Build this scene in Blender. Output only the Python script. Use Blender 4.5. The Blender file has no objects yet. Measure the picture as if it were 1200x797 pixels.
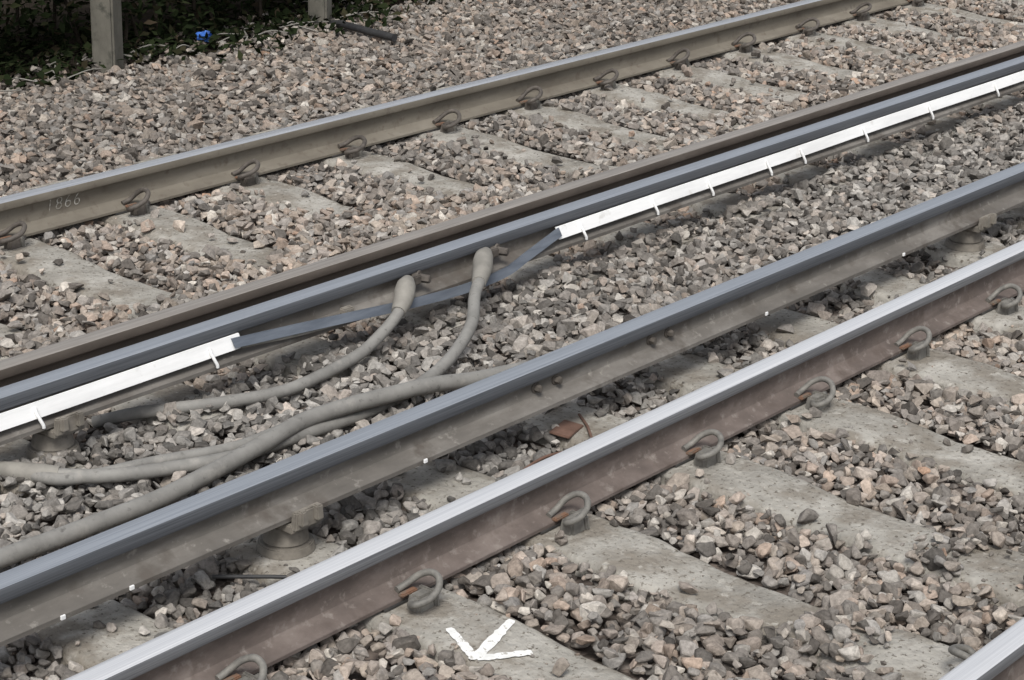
import bpy, bmesh, math, random, numpy as np
from mathutils import Vector, Matrix, noise as mnoise
random.seed(3); rng=np.random.default_rng(7)
scn=bpy.context.scene
# ------------------------------------------------------------ layout (metres)
CAMY,CAMZ,PSI,PITCH,ROLL,FPX=-3.48532,2.60837,.69876,.35534,.02310,2444.93
Y2=1.78864; S=.64626; O1=3.01485; O2=4.80460; YC1=.405; YC2=1.412; ZC=.257; DZ=ZC-.246
YR0,YR1,YR2,YR3=-1.505,0.0,Y2,Y2+1.505
def axes(psi,p,r):
    f=np.array([math.cos(psi)*math.cos(p),math.sin(psi)*math.cos(p),-math.sin(p)])
    r0=np.array([math.sin(psi),-math.cos(psi),0.0]); u0=np.cross(r0,f)
    return f, r0*math.cos(r)+u0*math.sin(r), -r0*math.sin(r)+u0*math.cos(r)
CF,CR,CU=axes(PSI,PITCH,ROLL)
# ------------------------------------------------------------ materials
def newmat(name):
    m=bpy.data.materials.new(name); m.use_nodes=True; nt=m.node_tree
    return m,nt,nt.nodes["Principled BSDF"]
def N(nt,t,**kw):
    n=nt.nodes.new(t)
    for k,v in kw.items(): setattr(n,k,v)
    return n
def diffuse(nt,b):
    d=N(nt,"ShaderNodeBsdfDiffuse"); out=[n for n in nt.nodes if n.type=='OUTPUT_MATERIAL'][0]
    nt.links.new(d.outputs[0],out.inputs[0]); nt.nodes.remove(b); return d
def ramp(nt,stops,interp='LINEAR'):
    r=N(nt,"ShaderNodeValToRGB"); e=r.color_ramp.elements; r.color_ramp.interpolation=interp
    while len(e)<len(stops): e.new(.5)
    for i,(p,c) in enumerate(stops): e[i].position=p; e[i].color=(*c,1)
    return r
def noisemat(name,stops,scale=10,stretch=(1,1,1),rough=(.7,.95),metal=0,bump=.2,bdist=.003,detail=5,scale2=None,spots=None,spots2=None,spots3=None,diff=False):
    m,nt,b=newmat(name); L=nt.links.new
    if diff: b=diffuse(nt,b)
    mp=N(nt,"ShaderNodeMapping"); mp.inputs['Scale'].default_value=stretch
    geo=N(nt,"ShaderNodeNewGeometry")
    L(geo.outputs['Position'],mp.inputs[0])
    n=N(nt,"ShaderNodeTexNoise"); n.inputs['Scale'].default_value=scale; n.inputs['Detail'].default_value=detail; n.inputs['Roughness'].default_value=.65
    L(mp.outputs[0],n.inputs['Vector'])
    r=ramp(nt,stops); L(n.outputs[0],r.inputs[0]); col=r.outputs[0]
    for sp_ in (spots,spots2,spots3):
        if not sp_: continue
        n3=N(nt,"ShaderNodeTexNoise"); n3.inputs['Scale'].default_value=sp_[0]; n3.inputs['Detail'].default_value=5; n3.inputs['Roughness'].default_value=.62
        L(geo.outputs['Position'],n3.inputs['Vector'])
        r3=ramp(nt,[(sp_[1],(0,0,0)),(sp_[2],(1,1,1))]); L(n3.outputs[0],r3.inputs[0])
        mx=N(nt,"ShaderNodeMix",data_type='RGBA'); L(r3.outputs[0],mx.inputs[0]); L(col,mx.inputs[6]); mx.inputs[7].default_value=(*sp_[3],1); col=mx.outputs[2]
    L(col,b.inputs[0])
    n2=N(nt,"ShaderNodeTexNoise"); n2.inputs['Scale'].default_value=scale2 or scale*6; n2.inputs['Detail'].default_value=4
    L(mp.outputs[0],n2.inputs['Vector'])
    if not diff:
        b.inputs['Metallic'].default_value=metal
        mr=N(nt,"ShaderNodeMapRange"); mr.inputs[3].default_value=rough[0]; mr.inputs[4].default_value=rough[1]; L(n.outputs[0],mr.inputs[0]); L(mr.outputs[0],b.inputs['Roughness'])
    bp=N(nt,"ShaderNodeBump"); bp.inputs['Strength'].default_value=bump; bp.inputs['Distance'].default_value=bdist
    L(n2.outputs[0],bp.inputs['Height']); L(bp.outputs[0],b.inputs['Normal'])
    return m
M={}
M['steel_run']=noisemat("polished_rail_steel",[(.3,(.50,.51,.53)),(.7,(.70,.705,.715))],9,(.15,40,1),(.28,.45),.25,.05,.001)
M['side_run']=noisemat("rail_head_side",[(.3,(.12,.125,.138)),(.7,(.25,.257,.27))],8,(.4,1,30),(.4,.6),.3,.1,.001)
M['web_rust']=noisemat("rusty_brown_web",[(.28,(.078,.062,.054)),(.5,(.135,.108,.095)),(.72,(.215,.18,.16))],3.5,(1.3,1,3),(.7,.9),.0,.35,.002,8,spots=(28,.56,.72,(.23,.20,.178)),spots2=(9,.55,.7,(.10,.077,.065)))
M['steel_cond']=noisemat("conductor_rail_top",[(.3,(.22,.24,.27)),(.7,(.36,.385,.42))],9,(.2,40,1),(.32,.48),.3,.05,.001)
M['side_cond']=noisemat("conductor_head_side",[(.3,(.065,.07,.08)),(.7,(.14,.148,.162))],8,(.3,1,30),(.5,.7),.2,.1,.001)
M['web_cond']=noisemat("conductor_web",[(.25,(.075,.068,.06)),(.5,(.135,.123,.109)),(.72,(.23,.215,.195))],4,(.7,1,3),(.7,.9),.0,.3,.002,8,spots=(30,.6,.8,(.3,.28,.25)),spots2=(7,.53,.66,(.095,.082,.07)))
M['top_dull']=noisemat("dull_rail_top",[(.3,(.19,.172,.157)),(.7,(.35,.325,.295))],9,(.3,30,1),(.45,.65),.2,.1,.001)
M['web_dull']=noisemat("dusty_brown_web",[(.25,(.065,.053,.044)),(.6,(.115,.095,.08)),(.8,(.18,.16,.14))],4,(1,1,3),(.7,.9),.0,.25,.002)
M['web_olive']=noisemat("dusty_olive_web",[(.25,(.11,.094,.073)),(.55,(.18,.16,.128)),(.8,(.27,.245,.205))],3,(.7,1,3),(.75,.95),.0,.25,.002,8,spots=(20,.56,.75,(.11,.09,.07)))
M['top_far']=noisemat("worn_rail_top",[(.3,(.30,.315,.34)),(.7,(.48,.495,.52))],9,(.2,40,1),(.3,.45),.3,.05,.001)
M['iron']=noisemat("cast_iron_clip",[(.3,(.12,.115,.105)),(.7,(.25,.238,.213))],30,(1,1,1),(.55,.8),.2,.2,.001)
M['iron_dark']=noisemat("dark_clip",[(.3,(.06,.052,.045)),(.7,(.14,.122,.105))],30,(1,1,1),(.6,.8),.2,.2,.001)
M['orange']=noisemat("orange_insulator",[(.45,(.20,.11,.07)),(.6,(.15,.125,.10))],25,(1,1,1),(.6,.8),0,.1,.001)
M['rubber']=noisemat("rubber_pad",[(.3,(.03,.03,.03)),(.7,(.07,.065,.06))],25,(1,1,1),(.7,.9),0,.1,.001)
M['white']=noisemat("white_strip",[(.3,(.74,.74,.73)),(.6,(.86,.86,.85))],7,(.5,1,4),(.5,.7),0,.05,.001,spots=(12,.62,.82,(.52,.50,.46)))
M['paint']=noisemat("white_paint",[(.35,(.66,.66,.63)),(.6,(.82,.82,.80))],30,(1,1,1),(.7,.9),0,.2,.001,spots=(60,.56,.64,(.40,.38,.34)))
M['chalk']=noisemat("chalk",[(.45,(.27,.25,.21)),(.6,(.52,.50,.45))],80,(1,1,1),(.9,1),0,.1,.001)
M['cable']=noisemat("grey_cable_sheath",[(.3,(.165,.16,.148)),(.7,(.26,.253,.235))],9,(1,1,1),(.6,.85),0,.25,.0015,spots=(14,.55,.75,(.30,.285,.26)),spots2=(40,.60,.72,(.12,.115,.105)))
M['boot']=noisemat("cable_boot",[(.3,(.18,.17,.15)),(.7,(.28,.265,.235))],14,(1,1,1),(.7,.85),0,.2,.001)
M['ribbon']=noisemat("blue_grey_strip",[(.3,(.08,.093,.115)),(.7,(.155,.175,.205))],9,(.5,1,4),(.4,.6),.2,.1,.001)
M['insul']=noisemat("insulator_pot",[(.3,(.14,.127,.107)),(.7,(.26,.235,.20))],16,(1,1,1),(.6,.8),0,.2,.001,spots=(18,.55,.68,(.10,.088,.073)))
M['dirt']=noisemat("dark_earth",[(.3,(.022,.019,.015)),(.7,(.05,.041,.033))],12,(1,1,1),(.9,1),0,.6,.02,diff=True)
M['rustplate']=noisemat("rust_plate",[(.3,(.09,.05,.035)),(.7,(.19,.11,.08))],20,(1,1,1),(.8,.9),.0,.2,.001)
M['blue']=noisemat("blue_plastic",[(.3,(.03,.12,.5)),(.7,(.08,.22,.65))],20,(1,1,1),(.4,.5),0,.1,.001)
M['postc']=noisemat("post_concrete",[(.3,(.08,.076,.062)),(.7,(.16,.15,.125))],8,(1,1,.5),(.85,.95),0,.4,.004,spots=(14,.55,.7,(.06,.06,.048)))
M['blackpipe']=noisemat("black_pipe",[(.3,(.02,.02,.022)),(.7,(.05,.05,.05))],8,(1,1,1),(.5,.7),0,.1,.001)
M['concrete']=noisemat("sleeper_concrete",[(.3,(.19,.178,.157)),(.48,(.315,.30,.268)),(.7,(.46,.44,.40))],3.5,(1,1,1),(.85,.95),0,1.0,.010,detail=14,scale2=38,spots=(5,.46,.60,(.225,.203,.172)),spots2=(60,.57,.65,(.135,.12,.10)),spots3=(24,.59,.69,(.40,.38,.34)),diff=True)
def stone_mat():
    m,nt,b=newmat("ballast_stone"); L=nt.links.new; b=diffuse(nt,b)
    at=N(nt,"ShaderNodeAttribute",attribute_name="scol"); sp=N(nt,"ShaderNodeSeparateColor"); L(at.outputs['Color'],sp.inputs[0])
    r=ramp(nt,[(0,(.10,.088,.078)),(.12,(.19,.17,.15)),(.3,(.29,.262,.235)),(.42,(.27,.225,.19)),(.55,(.35,.30,.25)),(.68,(.355,.272,.215)),(.78,(.26,.245,.23)),(.9,(.48,.44,.385)),(1,(.32,.215,.155))])
    L(sp.outputs[0],r.inputs[0])
    rg=ramp(nt,[(0,(.10,.094,.087)),(.4,(.195,.185,.172)),(.75,(.28,.267,.248)),(1,(.39,.37,.34))]); L(sp.outputs[0],rg.inputs[0])
    mx=N(nt,"ShaderNodeMix",data_type='RGBA'); L(sp.outputs[2],mx.inputs[0]); L(r.outputs[0],mx.inputs[6]); L(rg.outputs[0],mx.inputs[7])
    geo=N(nt,"ShaderNodeNewGeometry")
    n=N(nt,"ShaderNodeTexNoise"); n.inputs['Scale'].default_value=75; n.inputs['Detail'].default_value=3; n.inputs['Roughness'].default_value=.7; L(geo.outputs['Position'],n.inputs['Vector'])
    mr=N(nt,"ShaderNodeMapRange"); mr.inputs[1].default_value=.3; mr.inputs[2].default_value=.7; mr.inputs[3].default_value=.68; mr.inputs[4].default_value=1.28; L(n.outputs[0],mr.inputs[0])
    br=N(nt,"ShaderNodeMapRange"); br.inputs[3].default_value=.74; br.inputs[4].default_value=1.26; L(sp.outputs[1],br.inputs[0])
    mu=N(nt,"ShaderNodeMath",operation='MULTIPLY'); L(mr.outputs[0],mu.inputs[0]); L(br.outputs[0],mu.inputs[1])
    vm=N(nt,"ShaderNodeVectorMath",operation='SCALE'); L(mx.outputs[2],vm.inputs[0]); L(mu.outputs[0],vm.inputs['Scale'])
    L(vm.outputs[0],b.inputs[0])
    bp=N(nt,"ShaderNodeBump"); bp.inputs['Strength'].default_value=.5; bp.inputs['Distance'].default_value=.004; L(n.outputs[0],bp.inputs['Height']); L(bp.outputs[0],b.inputs['Normal'])
    return m
M['stone']=stone_mat()
def leaf_mat():
    m,nt,b=newmat("hedge_leaf"); L=nt.links.new; b=diffuse(nt,b)
    at=N(nt,"ShaderNodeAttribute",attribute_name="scol"); sp=N(nt,"ShaderNodeSeparateColor"); L(at.outputs['Color'],sp.inputs[0])
    r=ramp(nt,[(0,(.010,.014,.007)),(.5,(.017,.024,.011)),(.8,(.027,.035,.016)),(1,(.05,.038,.026))]); L(sp.outputs[0],r.inputs[0]); L(r.outputs[0],b.inputs[0])
    return m
M['leaf']=leaf_mat()
# ------------------------------------------------------------ helpers
def obj(name,me,parent=None,mats=(),loc=None):
    o=bpy.data.objects.new(name,me); scn.collection.objects.link(o)
    if me is not None:
        for m in mats: me.materials.append(m)
    if parent: o.parent=parent
    if loc is not None: o.location=loc
    return o
def smooth(me,ang=35):
    me.polygons.foreach_set("use_smooth",[True]*len(me.polygons)); me.set_sharp_from_angle(angle=math.radians(ang))
def boxmesh(name,sx,sy,sz,bev=.003,taper=1.0,seg=2):
    bm=bmesh.new(); bmesh.ops.create_cube(bm,size=1)
    for v in bm.verts:
        v.co.x*=sx; v.co.y*=sy; v.co.z*=sz
        if v.co.z>0: v.co.x*=taper; v.co.y*=taper
    if bev: bmesh.ops.bevel(bm,geom=bm.edges[:],offset=bev,segments=seg,affect='EDGES')
    me=bpy.data.meshes.new(name); bm.to_mesh(me); bm.free(); smooth(me); return me
def catmull(P,n=8):
    P=[np.array(p,float) for p in P]; P=[2*P[0]-P[1]]+P+[2*P[-1]-P[-2]]; out=[]
    for i in range(1,len(P)-2):
        for k in range(n):
            t=k/n; a,b,c,d=P[i-1:i+3]
            out.append(.5*((2*b)+(-a+c)*t+(2*a-5*b+4*c-d)*t*t+(-a+3*b-3*c+d)*t**3))
    out.append(P[-2]); return out
def tube(name,P,r,seg=14,n=8,interp=True,jit=0):
    Q=catmull(P,n) if interp else [np.array(p,float) for p in P]
    m=len(Q); rr=[r]*m if not hasattr(r,'__len__') else list(np.interp(np.linspace(0,1,m),np.linspace(0,1,len(r)),r))
    T=[(Q[min(i+1,m-1)]-Q[max(i-1,0)]) for i in range(m)]; T=[t/np.linalg.norm(t) for t in T]
    u=np.cross(T[0],[0,0,1.]); 
    if np.linalg.norm(u)<.01: u=np.array([1.,0,0])
    u/=np.linalg.norm(u); V=[];Fc=[]
    for i in range(m):
        u=u-T[i]*(u@T[i]); u/=np.linalg.norm(u); w=np.cross(T[i],u)
        for k in range(seg):
            a=2*math.pi*k/seg; V.append(tuple(Q[i]+(u*math.cos(a)+w*math.sin(a))*rr[i]*(1+jit*random.uniform(-1,1))))
    for i in range(m-1):
        for k in range(seg):
            a=i*seg+k; b=i*seg+(k+1)%seg; Fc.append((a,b,b+seg,a+seg))
    Fc.append(tuple(range(seg))[::-1]); Fc.append(tuple(range((m-1)*seg,m*seg)))
    me=bpy.data.meshes.new(name); me.from_pydata(V,[],Fc); me.update(); smooth(me,50); return me
def cyl(name,r1,r2,h,seg=20,bev=.002):
    bm=bmesh.new(); bmesh.ops.create_cone(bm,segments=seg,radius1=r1,radius2=r2,depth=h,cap_ends=True)
    es=[e for e in bm.edges if abs(e.verts[0].co.z-e.verts[1].co.z)<1e-6]
    if bev: bmesh.ops.bevel(bm,geom=es,offset=bev,segments=2,affect='EDGES')
    me=bpy.data.meshes.new(name); bm.to_mesh(me); bm.free(); smooth(me); return me
# ------------------------------------------------------------ rails
prof_head={'running_rail':-.040,'conductor_rail':-.048}
def rail(name,Y,ztop,prof,mats,X0=-4,X1=45):
    pts=[(y,z) for y,z in prof]; full=pts+[(-y,z) for y,z in reversed(pts) if y>1e-6]; n=len(full)
    xs=list(np.arange(X0,X1+.01,.5)); V=[];Fc=[];mi=[]
    for x in xs:
        for y,z in full: V.append((x,Y+y,ztop+z))
    segt=[]
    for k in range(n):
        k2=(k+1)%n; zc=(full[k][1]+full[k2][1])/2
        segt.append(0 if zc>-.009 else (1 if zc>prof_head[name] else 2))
    for i in range(len(xs)-1):
        for k in range(n):
            k2=(k+1)%n; a=i*n+k; b=i*n+k2
            Fc.append((a,b,b+n,a+n)); mi.append(segt[k])
    Fc.append(tuple(range(n))); mi.append(2); Fc.append(tuple(range(n*(len(xs)-1),n*len(xs)))[::-1]); mi.append(2)
    me=bpy.data.meshes.new(name); me.from_pydata(V,[],Fc); me.update()
    bm=bmesh.new(); bm.from_mesh(me); bmesh.ops.recalc_face_normals(bm,faces=bm.faces); bm.to_mesh(me); bm.free()
    me.polygons.foreach_set("material_index",mi); smooth(me,28)
    return obj(name,me,None,[M[m] for m in mats])
P_run=[(0,0),(.012,-.0002),(.022,-.0012),(.029,-.0035),(.0335,-.0075),(.035,-.013),(.0358,-.036),(.034,-.040),(.013,-.049),(.0100,-.058),(.0095,-.080),(.0105,-.105),(.015,-.121),(.026,-.132),(.048,-.139),(.068,-.1465),(.070,-.149),(.070,-.159)]
P_con=[(0,0),(.020,-.0003),(.029,-.0025),(.034,-.007),(.036,-.013),(.037,-.041),(.0345,-.047),(.019,-.056),(.0155,-.066),(.0155,-.085),(.021,-.100),(.036,-.111),(.068,-.121),(.071,-.124),(.071,-.137)]
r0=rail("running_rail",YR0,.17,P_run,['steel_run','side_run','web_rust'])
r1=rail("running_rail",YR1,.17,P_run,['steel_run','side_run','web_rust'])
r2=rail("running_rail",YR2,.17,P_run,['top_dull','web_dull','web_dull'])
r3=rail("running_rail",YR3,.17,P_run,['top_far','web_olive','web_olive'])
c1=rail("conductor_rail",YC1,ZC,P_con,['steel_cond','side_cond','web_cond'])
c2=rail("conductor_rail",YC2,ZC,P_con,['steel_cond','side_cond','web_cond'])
bolt=cyl("bolt",.013,.012,.022,6,.002); bolt.materials.append(M['iron_dark'])
wash=cyl("washer",.019,.019,.005,18,.001); wash.materials.append(M['iron_dark'])
def put_bolt(par,x,Yc,z):
    for nm,me,dy in (("bolt",bolt,-.030),("washer",wash,-.018)):
        o=obj(nm,me,par,(),(x,Yc+dy,z)); o.rotation_euler=(math.pi/2,random.random(),0)
for x in (4.73,4.83,5.33,5.43): put_bolt(c1,x,YC1,ZC-.075)
# ------------------------------------------------------------ sleepers
SW=.27; SL=1.27
def dipf(c): return -.020*max(0,min(1,(.42-abs(c))/.25))
def sleeper_mesh(seed):
    r=random.Random(seed); bm=bmesh.new(); rings=[]; ny=60
    for i in range(ny+1):
        y=-SL+2*SL*i/ny
        dip=dipf(y); hw=SW/2-(.014*max(0,min(1,(.42-abs(y))/.25)))
        jl=r.gauss(0,.0022); jr=r.gauss(0,.0022); jz=r.gauss(0,.001)
        if r.random()<.13: jl+=.012*r.random()
        if r.random()<.13: jr-=.012*r.random()
        prof=[(-hw-.025,-.18),(-hw-.004+jl*.3,-.016+jz),(-hw+.006+abs(jl),-.003),(-hw+.018+abs(jl),jz*.5),(0,.0),(hw-.018-abs(jr),jz*.5),(hw-.006-abs(jr),-.003),(hw+.004+jr*.3,-.016+jz),(hw+.025,-.18)]
        rings.append([bm.verts.new((x,y,z+dip)) for x,z in prof])
    for a,b in zip(rings,rings[1:]):
        for k in range(len(a)-1): bm.faces.new((a[k],a[k+1],b[k+1],b[k]))
    bm.faces.new(rings[0][::-1]); bm.faces.new(rings[-1])
    bmesh.ops.recalc_face_normals(bm,faces=bm.faces)
    me=bpy.data.meshes.new("sleeper"); bm.to_mesh(me); bm.free(); smooth(me,40); me.materials.append(M['concrete']); return me
SM=[sleeper_mesh(i) for i in range(6)]
clipP=[(-.062,.045,.032),(-.02,.045,.032),(.025,.046,.032),(.055,.060,.036),(.060,.084,.048),(.030,.100,.058),(-.012,.096,.072),(-.043,.072,.088),(-.050,.036,.092),(-.036,.003,.075),(-.010,-.018,.047),(.028,-.022,.037)]
def mk(me,m): me.materials.append(M[m]); return me
clipA=mk(tube("rail_clip",clipP,.0104,10,6),'iron'); clipB=mk(tube("rail_clip",clipP,.0105,10,6),'iron_dark')
shA=mk(boxmesh("shoulder",.070,.054,.05,.008,.8),'iron'); shB=mk(boxmesh("shoulder",.066,.050,.05,.008,.8),'iron_dark')
lug=mk(boxmesh("lug",.016,.080,.045,.005,.8),'iron')
pad=mk(boxmesh("nylon_insulator",.060,.020,.010,.003),'orange'); rpad=mk(boxmesh("rail_pad",.18,.146,.008,.001),'rubber')
def sleeper(x,yc,rails,dark,k):
    s=obj("railway_sleeper",SM[k%6],None,(),(x,yc,0)); s.rotation_euler=(0,random.gauss(0,.004),random.gauss(0,.008))
    for Y in rails:
        obj("rail_pad",rpad,s,(),(0,Y-yc,.006))
        for sg in (-1,1):
            e=bpy.data.objects.new("fastening",None); scn.collection.objects.link(e); e.parent=s
            e.location=(random.gauss(0,.006),Y-yc+sg*.071,.002); e.rotation_euler=(0,0,0 if sg>0 else math.pi)
            c=obj("rail_clip",clipB if dark else clipA,e); c.rotation_euler=(random.gauss(0,.07),random.gauss(0,.04),random.gauss(0,.09))
            if not dark: c.scale=(.94,.94,.94)
            obj("shoulder",shB if dark else shA,e,(),(0,.045,.016))
            obj("lug",lug,e,(),(-.036,.040,.018))
            obj("nylon_insulator",pad,e,(),(0,-.001,.026))
for i in range(-3,18): sleeper(O1+i*S,-.7525,(YR0,YR1),False,i)
for i in range(-6,20): sleeper(O2+i*S,Y2+.7525,(YR2,YR3),True,i+2)
def insulator(x,Yc):
    e=bpy.data.objects.new("rail_insulator",None); scn.collection.objects.link(e); e.location=(x,Yc,0)
    obj("base",mk(cyl("base",.085,.078,.03,28,.004),'insul'),e,(),(0,0,.013))
    obj("pot",mk(cyl("pot",.068,.055,.060,28,.006),'insul'),e,(),(0,0,.057))
    obj("cap",mk(boxmesh("cap",.12,.175,.026,.004),'insul'),e,(),(0,0,.100))
    for sg in (-1,1):
        obj("jaw",mk(boxmesh("jaw",.11,.022,.055,.004,.9),'insul'),e,(),(0,sg*.086,.124))
        for dx in (-.03,.03): obj("jaw_rib",mk(boxmesh("rib",.026,.026,.045,.004,.85),'insul'),e,(),(dx,sg*.100,.134))
for x in (O1+S,O1+7*S,O1+13*S): insulator(x,YC1)
for x in (O2-2*S+.12,O2+12*S): insulator(x,YC2)
obj("foot_lug",mk(boxmesh("foot_lug",.05,.03,.05,.004),'insul'),c2,(),(4.86,YC2-.062,.145+DZ))
# ------------------------------------------------------------ white protection strips + clips
def strip(name,x0,x1,mat,zf,h=.045,Y=YC2-.048,th=.006,step=.15):
    xs=np.arange(x0,x1+1e-6,step); xs=np.append(xs,x1) if x1-xs[-1]>1e-3 else xs
    V=[];Fc=[]
    for x in xs:
        zc,yo=zf(x)
        for dy,dz in ((-th/2-.009,-h/2),(th/2-.009,-h/2),(th/2+.009,h/2),(-th/2+.009,h/2)): V.append((x,Y+yo+dy,zc+dz))
    for i in range(len(xs)-1):
        for k in range(4):
            a=i*4+k;b=i*4+(k+1)%4; Fc.append((a,a+4,b+4,b))
    Fc+= [(0,1,2,3),tuple((len(xs)-1)*4+k for k in (3,2,1,0))]
    me=bpy.data.meshes.new(name); me.from_pydata(V,[],Fc); me.update()
    bm=bmesh.new(); bm.from_mesh(me); bmesh.ops.recalc_face_normals(bm,faces=bm.faces); bm.to_mesh(me); bm.free()
    return obj(name,me,None,[M[mat]])
wav=lambda x:(.187+.0015*math.sin(x*3.1),-.006+.002*math.sin(x*1.7))
s1=strip("white_guard_strip",-3,4.37,'white',wav); s2=strip("white_guard_strip",6.02,40,'white',wav)
clipw=mk(tube("strip_clip",[(0,-.014,.004),(0,-.020,-.010),(.004,-.030,-.030),(.010,-.036,-.048),(.012,-.036,-.058)],.0058,8,4),'white')
for x in (2.8,3.53,4.23): obj("strip_clip",clipw,s1,(),(x,YC2-.046,.192))
for x in [6.16,6.63,7.02,7.46,7.73,8.26,8.86,9.52,10.1,10.8,11.5,12.2]: obj("strip_clip",clipw,s2,(),(x,YC2-.046,.192))
clipc=mk(boxmesh("foot_clip",.014,.006,.012,.001),'white')
for x in (2.83,3.05,4.16,5.95,6.9,8.1): obj("foot_clip",clipc,c1,(),(x,YC1-.0735,.118+DZ))
rx=[4.33,4.62,4.91,5.17,5.44,5.68,5.83,6.03]; rz=[.190,.172,.150,.128,.112,.115,.148,.193]
rcat=catmull([(a,b,0) for a,b in zip(rx,rz)],8)
def ribf(x): return float(np.interp(x,[q[0] for q in rcat],[q[1] for q in rcat])), -.008-.036*max(0,math.sin(math.pi*(x-4.3)/1.75))
strip("heater_strip",4.33,6.03,'ribbon',ribf,.028,YC2-.052,.006,.03)
obj("heater_lead_cable",tube("lead",[(4.36,YC2-.066,.172),(4.6,YC2-.078,.150),(4.8,YC2-.085,.145),(4.9,YC2-.07,.158)],.006,8,8),None,[M['boot']])
# ------------------------------------------------------------ cables
def cable(name,P,r,boot=None,m='cable'):
    e=bpy.data.objects.new(name,None); scn.collection.objects.link(e)
    obj("sheath",tube("sheath",P,r,18,10,jit=.012),e,[M[m]])
    if boot:
        obj("boot",tube("boot",boot[0],boot[1],20,8),e,[M['boot']])
        x,y,z=boot[2]
        o=obj("terminal_bolt",cyl("tb",.017,.015,.07,6,.002),e,[M['iron_dark']],(x,y,z)); o.rotation_euler=(math.pi/2,.3,.3)
        o=obj("terminal_washer",cyl("tw",.026,.026,.008,20,.001),e,[M['iron_dark']],(x,y+.012,z)); o.rotation_euler=(math.pi/2,.3,.3)
        obj("terminal_lug",boxmesh("tl",.055,.02,.034,.004),e,[M['iron_dark']],((x+boot[0][0][0])/2,(y+boot[0][0][1])/2,z))
    return e
cable("power_cable",[(5.12,1.33,.18),(5.08,1.30,.155),(5.03,1.27,.13),(4.94,1.26,.085),(4.81,1.24,.05),(4.62,1.22,.036),(4.41,1.21,.034),(4.21,1.28,.034),(4.08,1.36,.030),(3.98,1.45,.015),(3.9,1.55,-.02)],.021,
  ([(5.17,1.350,.205),(5.13,1.325,.190),(5.09,1.30,.160),(5.04,1.275,.135)],[.022,.035,.038,.033,.026],(5.24,1.350,.195)))
cable("power_cable",[(5.50,1.29,.19),(5.43,1.23,.18),(5.34,1.18,.15),(5.19,1.06,.115),(5.07,1.0,.085),(4.92,.94,.065),(4.76,.90,.05),(4.60,.89,.035),(4.44,.89,.030),(4.18,.91,.030),(3.95,.93,.030),(3.75,1.01,.030),(3.58,1.11,.030),(3.47,1.25,.030),(3.38,1.40,.025),(3.2,1.6,0)],.022,
  ([(5.60,1.355,.208),(5.55,1.325,.200),(5.48,1.27,.185),(5.40,1.215,.170)],[.022,.035,.038,.033,.026],(5.67,1.350,.198)))
cable("power_cable",[(5.8,.5,-.02),(5.5,.62,.01),(5.25,.72,.028),(5.08,.78,.032),(4.92,.80,.045),(4.73,.83,.070),(4.55,.85,.082),(4.38,.89,.078),(4.22,.92,.066),(4.0,.89,.055),(3.8,.87,.045),(3.58,.845,.042),(3.37,.845,.042),(3.19,.85,.042),(3.03,.86,.042),(2.7,.87,.038),(2.2,.86,.035),(1.4,.88,.03)],.027)
cable("power_cable",[(4.5,.93,.035),(4.25,.98,.03),(4.0,.985,.03),(3.75,1.08,.03),(3.5,1.17,.028),(3.42,1.33,.028),(3.3,1.5,0)],.019)
obj("cable_joint_sleeve",tube("joint",[(3.50,1.21,.03),(3.45,1.28,.03),(3.39,1.39,.028)],[.026,.031,.031,.026],18,6),None,[M['boot']])
obj("bonding_wire",tube("wire",[(3.40,.42,.0),(3.48,.30,.012),(3.55,.22,.014),(3.66,.17,.016),(3.80,.16,.014),(3.90,.2,.0),(4.0,.3,-.02)],.006,8,8),None,[M['blackpipe']])
obj("bonding_wire",tube("wire",[(4.36,.16,-.02),(4.45,.22,.016),(4.62,.25,.02),(4.78,.21,.018),(4.9,.3,.01),(5.0,.42,.0)],.005,8,8),None,[M['rustplate']])
# ------------------------------------------------------------ painted arrow on sleeper
def stroke(bm,a,b,w,z):
    a=Vector(a);b=Vector(b); n=18; d=(b-a).normalized(); p=Vector((-d.y,d.x)); prev=None
    for i in range(n+1):
        q=a.lerp(b,i/n); ww=w*(1+random.uniform(-.22,.22)); 
        if i in (0,n): ww*=.6
        zz=lambda y: z+dipf(y+.7525)
        l=bm.verts.new((q.x+p.x*ww,q.y+p.y*ww,zz(q.y+p.y*ww))); r=bm.verts.new((q.x-p.x*ww,q.y-p.y*ww,zz(q.y-p.y*ww)))
        if prev: bm.faces.new((prev[0],l,r,prev[1]))
        prev=(l,r)
bm=bmesh.new(); stroke(bm,(3.765,-.345),(3.55,-.405),.014,.0035); stroke(bm,(3.615,-.255),(3.545,-.41),.013,.0045); stroke(bm,(3.68,-.485),(3.55,-.41),.013,.0055)
bmesh.ops.recalc_face_normals(bm,faces=bm.faces)
me=bpy.data.meshes.new("arrow"); bm.to_mesh(me); bm.free(); obj("painted_arrow",me,None,[M['paint']])
def chalk(body,size,loc,rot,par=None,off=-.0012):
    tc=bpy.data.curves.new("chalk","FONT"); tc.body=body; tc.size=size; tc.shear=.2; tc.space_character=1.2; tc.offset=off
    to=bpy.data.objects.new("tmp",tc); scn.collection.objects.link(to); bpy.context.view_layer.update()
    me=bpy.data.meshes.new_from_object(to.evaluated_get(bpy.context.evaluated_depsgraph_get())); bpy.data.objects.remove(to)
    me.materials.clear(); o=obj("chalk_number",me,par,[M['chalk']],loc); o.rotation_euler=rot; return o
chalk("1866",.078,(5.05,YR3-.0125,.070),(math.pi/2,0,0),r3)
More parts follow.
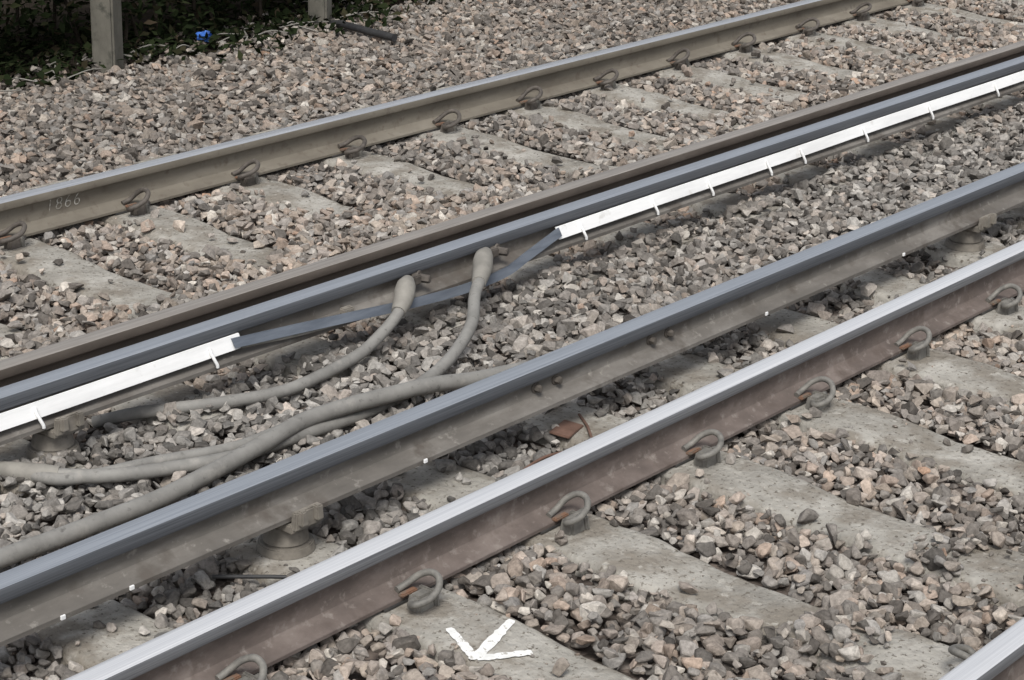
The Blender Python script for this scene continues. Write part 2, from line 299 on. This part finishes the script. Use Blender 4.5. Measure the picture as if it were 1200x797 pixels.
# ------------------------------------------------------------ ballast
def lf(x,y,s,seed):
    r=np.random.default_rng(seed); o=0
    for k in range(7):
        a=r.uniform(0,2*math.pi); fq=s*r.uniform(.6,1.9); o=o+np.sin((x*math.cos(a)+y*math.sin(a))*fq+r.uniform(0,6.28))
    return o/7**.5/1.2
def protos(n,bev):
    out=[]
    for i in range(n):
        k=rng.integers(11,17); d=rng.normal(size=(k,3)); d/=np.linalg.norm(d,axis=1)[:,None]
        mxn=np.abs(d).max(1); p=d/(mxn[:,None]**.6)
        p*=rng.uniform(.85,1.08,size=(k,1)); p*=np.array([1,rng.uniform(.60,.94),rng.uniform(.40,.78)])
        bm=bmesh.new(); vs=[bm.verts.new(tuple(q)) for q in p]
        bmesh.ops.convex_hull(bm,input=vs)
        bmesh.ops.delete(bm,geom=[v for v in bm.verts if not v.link_faces],context='VERTS')
        bmesh.ops.dissolve_limit(bm,angle_limit=math.radians(14),verts=bm.verts[:],edges=bm.edges[:])
        if bev: bmesh.ops.bevel(bm,geom=bm.edges[:],offset=.08,segments=1,affect='EDGES')
        bmesh.ops.triangulate(bm,faces=bm.faces[:]); bmesh.ops.recalc_face_normals(bm,faces=bm.faces[:])
        bm.verts.index_update()
        V=np.array([v.co[:] for v in bm.verts]); T=np.array([[v.index for v in f.verts] for f in bm.faces]); bm.free()
        V/=np.abs(V).max(); out.append((V,T))
    return out
NP=60; PR=protos(NP,True)+protos(NP,False)
def quat_mats(yaw,ax,tilt):
    c,s=np.cos(yaw),np.sin(yaw); Z=np.zeros((len(yaw),3,3)); Z[:,0,0]=c;Z[:,0,1]=-s;Z[:,1,0]=s;Z[:,1,1]=c;Z[:,2,2]=1
    kx,ky=np.cos(ax),np.sin(ax); c=np.cos(tilt); s=np.sin(tilt); v=1-c
    R=np.zeros_like(Z); R[:,0,0]=c+kx*kx*v;R[:,0,1]=kx*ky*v;R[:,0,2]=ky*s;R[:,1,0]=kx*ky*v;R[:,1,1]=c+ky*ky*v;R[:,1,2]=-kx*s;R[:,2,0]=-ky*s;R[:,2,1]=kx*s;R[:,2,2]=c
    return R@Z
def visible(x,y,m=170):
    d=np.stack([x,y-CAMY,-CAMZ*np.ones_like(x)],1); z=d@CF; z=np.maximum(z,.1)
    px=600+FPX*(d@CR)/z; py=398.5-FPX*(d@CU)/z
    return (px>-m)&(px<1200+m)&(py>-m*.6)&(py<797+m)
def sleeper_in(x,y):
    a=(np.abs((x-O1+S/2)%S-S/2)<SW/2+.004)&(np.abs(y+.7525)<SL)
    b=(np.abs((x-O2+S/2)%S-S/2)<SW/2+.004)&(np.abs(y-Y2-.7525)<SL)
    return a,b
cell=.034; XX=[];YY=[];LY=[]
gx,gy=np.meshgrid(np.arange(1.2,20,cell),np.arange(-2.9,5.85,cell))
for layer,prob in ((0,1.),(1,.55),(2,.12)):
    x=gx.ravel()+rng.uniform(-.5,.5,gx.size)*cell*1.05+layer*.5*cell; y=gy.ravel()+rng.uniform(-.5,.5,gx.size)*cell*1.05+layer*.5*cell
    k=(rng.random(x.size)<prob)&visible(x,y); XX.append(x[k]);YY.append(y[k]);LY.append(np.full(k.sum(),layer))
m=34000; x=rng.uniform(1.5,19,m); y=rng.uniform(-2.2,Y2+2.,m); A,B=sleeper_in(x,y)
ed=np.minimum(np.abs(np.abs((x-O1+S/2)%S-S/2)-SW/2)*A+1*(~A),np.abs(np.abs((x-O2+S/2)%S-S/2)-SW/2)*B+1*(~B))
k=(A|B)&visible(x,y,60)&(rng.random(m)<np.where(ed<.04,.85,.22)*np.clip(.6+.8*lf(x,y,5,31),.1,1))
XX.append(x[k]);YY.append(y[k]);LY.append(np.full(k.sum(),9))
x=np.concatenate(XX);y=np.concatenate(YY);ly=np.concatenate(LY)
n=len(x); h=rng.lognormal(math.log(.0215),.29,n); h=np.clip(h,.008,.038)
h=np.where(ly==9,np.clip(rng.lognormal(math.log(.0048),.55,n),.002,.016),h); chip=ly==9
z=-.026+ly*.016+.012*lf(x,y,2.2,5)+rng.normal(0,.005,n)
A,B=sleeper_in(x,y)
ca=np.clip(1.0-np.abs(y+1.02)/.30,0,1)+.55*lf(x,y,4.,11)-.40
cb=np.clip(1.35-np.abs(y-Y2-.35)/.42,0,1.1)+.45*lf(x,y,4.,12)-.25
cb=np.where(y<YC2-.02,1,cb)
cv=np.where(A,ca,cb)+rng.normal(0,.06,n); on=A|B
edge=np.minimum(np.abs(np.abs((x-O1+S/2)%S-S/2)-SW/2)+(~A)*9,np.abs(np.abs((x-O2+S/2)%S-S/2)-SW/2)+(~B)*9)
keep=(~on)|((cv>.42)&(ly<2))|((rng.random(n)<np.where(edge<.03,.14,.022))&(np.abs(y+.37)>.17)&(ly<2))|chip
dip=np.where(A,-.020*np.clip((.42-np.abs(y+.7525))/.25,0,1),-.020*np.clip((.42-np.abs(y-Y2-.7525))/.25,0,1))
z=np.where(on,np.maximum(.008+h*.25,.0)+(ly==1)*.014+dip,z); z=np.where(chip,h*.35+dip,z)
six=(y>YC1+.1)&(y<YC2-.02)
for Y in (YR0,YR1,YR2,YR3):
    dd=np.abs(y-Y); keep&=~((dd<.13)&on&~chip); keep&=~((dd<.075)&chip); z=np.where((dd<.10)&~chip,np.minimum(z,-.028),z)
for Y in (YC1,YC2): z=np.where(np.abs(y-Y)<.12,np.minimum(z,.01),z)
gut=((y>.08)&(y<YC1))|((y>YC2)&(y<YR2-.08)); z=np.where(gut&~on,z-.022,z)
z=np.where(six&~chip,z+.008,z)
keep&=~((~on)&(z>.012)&(np.abs(y)<.2))
keep&=~((y>5.36+.08*np.sin(x*2.3)+.05*np.clip(x-8,0,3))&(rng.random(n)<.85))
x,y,z,h,ly,chip=[a[keep] for a in (x,y,z,h,ly,chip)]; n=len(x)
zone=np.clip(np.where((y>.02)&(y<YC2+.1),.82,.22)+.25*lf(x,y,1.3,21)+rng.normal(0,.14,n),0,1)
yaw=rng.uniform(0,6.283,n); ax=rng.uniform(0,6.283,n); tilt=rng.normal(0,.55,n); R=quat_mats(yaw,ax,tilt)
bri=np.clip(rng.random(n)-np.where(y>YR3,.28,0)+.15*lf(x,y,1.7,41),0,1)
dist=np.sqrt(x**2+(y-CAMY)**2)
pid=rng.integers(0,NP,n)+np.where((dist<6.2)&~chip,0,NP); Vs=[];Ts=[];Cs=[];off=0
for p in range(len(PR)):
    k=np.where(pid==p)[0]
    if len(k)==0: continue
    V,T=PR[p]
    W=np.einsum('nij,vj->nvi',R[k],V)*h[k][:,None,None]+np.stack([x[k],y[k],z[k]],1)[:,None,:]
    Vs.append(W.reshape(-1,3)); Ts.append((T[None]+(np.arange(len(k))*len(V))[:,None,None]+off).reshape(-1,3))
    c=np.stack([rng.random(len(k)),bri[k],zone[k],np.ones(len(k))],1); Cs.append(np.repeat(c,len(V),0)); off+=len(k)*len(V)
def bigmesh(name,V,T,C):
    me=bpy.data.meshes.new(name); me.vertices.add(len(V)); me.vertices.foreach_set("co",V.astype(np.float32).ravel())
    me.loops.add(T.size); me.loops.foreach_set("vertex_index",T.astype(np.int32).ravel())
    me.polygons.add(len(T)); me.polygons.foreach_set("loop_start",np.arange(0,T.size,T.shape[1],dtype=np.int32))
    try: me.polygons.foreach_set("loop_total",np.full(len(T),T.shape[1],dtype=np.int32))
    except Exception: pass
    a=me.attributes.new("scol",'FLOAT_COLOR','POINT'); a.data.foreach_set("color",C.astype(np.float32).ravel())
    me.update(calc_edges=True); return me
sb=bigmesh("ballast",np.concatenate(Vs),np.concatenate(Ts),np.concatenate(Cs)); sb.polygons.foreach_set("use_smooth",[False]*len(sb.polygons))
obj("ballast_gravel",sb,None,[M['stone']])
# ------------------------------------------------------------ ground
def ground_mat():
    m,nt,b=newmat("ballast_bed"); L=nt.links.new; b=diffuse(nt,b)
    geo=N(nt,"ShaderNodeNewGeometry"); v=N(nt,"ShaderNodeTexVoronoi"); v.inputs['Scale'].default_value=26; L(geo.outputs['Position'],v.inputs['Vector'])
    sp=N(nt,"ShaderNodeSeparateColor"); L(v.outputs['Color'],sp.inputs[0])
    r=ramp(nt,[(0,(.06,.05,.042)),(.4,(.12,.10,.088)),(.7,(.17,.14,.12)),(1,(.24,.21,.185))]); L(sp.outputs[0],r.inputs[0]); L(r.outputs[0],b.inputs[0])
    bp=N(nt,"ShaderNodeBump"); bp.invert=True; bp.inputs['Strength'].default_value=.8; bp.inputs['Distance'].default_value=.03; L(v.outputs['Distance'],bp.inputs['Height']); L(bp.outputs[0],b.inputs['Normal'])
    return m
me=bpy.data.meshes.new("g"); me.from_pydata([(-300,-300,-.050),(300,-300,-.050),(300,300,-.050),(-300,300,-.050)],[],[(0,1,2,3)]); obj("ground",me,None,[ground_mat()])
bm=bmesh.new(); nx,ny=90,24; g=[]
for i in range(nx+1):
    row=[]
    for j in range(ny+1):
        X=2+i*.25; t=j/ny; Y=5.28+.08*math.sin(X*2.3)+.06*math.sin(X*6.1)+t*6
        row.append(bm.verts.new((X,Y,-.055+.06*min(1,t*6)+.03*mnoise.noise(Vector((X*2,Y*2,0))) )))
    g.append(row)
for i in range(nx):
    for j in range(ny): bm.faces.new((g[i][j],g[i+1][j],g[i+1][j+1],g[i][j+1]))
me=bpy.data.meshes.new("earth"); bm.to_mesh(me); bm.free(); obj("earth_bank",me,None,[M['dirt']])
# ------------------------------------------------------------ hedge
nl=75000
hx=rng.uniform(3.5,19,nl); hz=rng.uniform(.0,2.2,nl); hy=5.66+.12*np.sin(hx*2.1)+.1*np.sin(hx*5.3+1)-.50*np.clip(hz-.35,0,.8)+np.abs(rng.normal(0,.40,nl))+.12*np.sin(hz*9+hx*3)
hz=np.where(rng.random(nl)<.12,rng.uniform(.0,.05,nl),hz)
Rl=quat_mats(rng.uniform(0,6.28,nl),rng.uniform(0,6.28,nl),rng.normal(0,.9,nl)); ls=rng.uniform(.02,.045,nl)
leaf=np.array([(-1,0,0),(-.2,.5,.12),(1,0,-.05),(-.2,-.5,.12)]); W=np.einsum('nij,vj->nvi',Rl,leaf)*ls[:,None,None]+np.stack([hx,hy,hz],1)[:,None,:]
T=np.arange(nl*4).reshape(-1,4); C=np.repeat(np.stack([rng.random(nl),rng.random(nl),rng.random(nl),np.ones(nl)],1),4,0)
hd=obj("hedge",bigmesh("hedge",W.reshape(-1,3),T,C),None,[M['leaf']])
for i in range(60):
    X=rng.uniform(4,16); Y=rng.uniform(5.7,6.1); a=rng.uniform(-.5,.5)
    obj("stem",tube("stem",[(X,Y,-.05),(X+a*.3,Y+.05,.5),(X+a*.8,Y-.05,1.1),(X+a,Y+.1,2.)],[.012,.009,.006,.003],6,3),hd,[M['dirt']])
for i in range(70):
    X=rng.uniform(5,13); Y=5.25+abs(rng.normal(0,.25)); a=rng.uniform(0,6.28); l=rng.uniform(.06,.2)
    obj("twig",tube("twig",[(X,Y,.02),(X+l*math.cos(a),Y+l*.5*math.sin(a),.04),(X+2*l*math.cos(a+.3),Y+l*math.sin(a+.3),.02)],.004,5,3),hd,[M['boot']])
def post(x,y,w,hh):
    o=obj("concrete_post",boxmesh("post",w,w*.9,hh,.012,.96),None,[M['postc']],(x,y,hh/2-.12)); o.rotation_euler=(0,.01,.5)
post(7.15,5.45,.145,2.2); post(8.80,5.48,.13,2.2); post(10.7,5.6,.12,2.2); post(5.5,5.5,.13,2.2)
obj("black_drain_pipe",tube("pipe",[(8.78,5.38,.0),(8.74,5.25,.025),(8.70,5.05,.03),(8.67,4.74,.03)],.022,14,6),None,[M['blackpipe']])
bm=bmesh.new(); bmesh.ops.create_icosphere(bm,subdivisions=3,radius=.045)
for v in bm.verts: v.co*=1+.9*mnoise.noise(v.co*35); v.co.z*=.6
me=bpy.data.meshes.new("litter"); bm.to_mesh(me); bm.free(); obj("plastic_litter",me,None,[M['blue']],(7.90,5.50,.04))
o=obj("rusty_plate",boxmesh("plate",.13,.07,.008,.002),None,[M['rustplate']],(4.86,.36,.008)); o.rotation_euler=(.10,.05,.3)
# ------------------------------------------------------------ camera, light
cam=bpy.data.objects.new("camera",bpy.data.cameras.new("camera")); scn.collection.objects.link(cam)
cam.matrix_world=Matrix(((CR[0],CU[0],-CF[0],0),(CR[1],CU[1],-CF[1],CAMY),(CR[2],CU[2],-CF[2],CAMZ),(0,0,0,1)))
cam.data.sensor_width=36; cam.data.lens=FPX*36/1200; cam.data.clip_end=900; scn.camera=cam
w=bpy.data.worlds.new("World"); scn.world=w; w.use_nodes=True; nt=w.node_tree
sky=nt.nodes.new("ShaderNodeTexSky"); sky.sky_type='NISHITA'; sky.sun_disc=False
EL,AZ=math.radians(54),math.radians(218)   # azimuth measured from +X counter-clockwise
sky.sun_elevation=EL; sky.sun_rotation=math.pi/2-AZ; sky.air_density=1; sky.dust_density=3
hs=nt.nodes.new("ShaderNodeHueSaturation"); hs.inputs['Saturation'].default_value=.36
nt.links.new(sky.outputs[0],hs.inputs['Color']); nt.links.new(hs.outputs[0],nt.nodes['Background'].inputs[0]); nt.nodes['Background'].inputs[1].default_value=.15
sl=bpy.data.lights.new("sun",'SUN'); sl.energy=2.5; sl.angle=math.radians(20); sl.color=(1,.975,.93)
so=bpy.data.objects.new("sun",sl); scn.collection.objects.link(so)
d=Vector((math.cos(AZ)*math.cos(EL),math.sin(AZ)*math.cos(EL),math.sin(EL))); so.rotation_euler=d.to_track_quat('Z','Y').to_euler()
scn.view_settings.view_transform='Standard'; scn.view_settings.look='None'; scn.view_settings.exposure=0
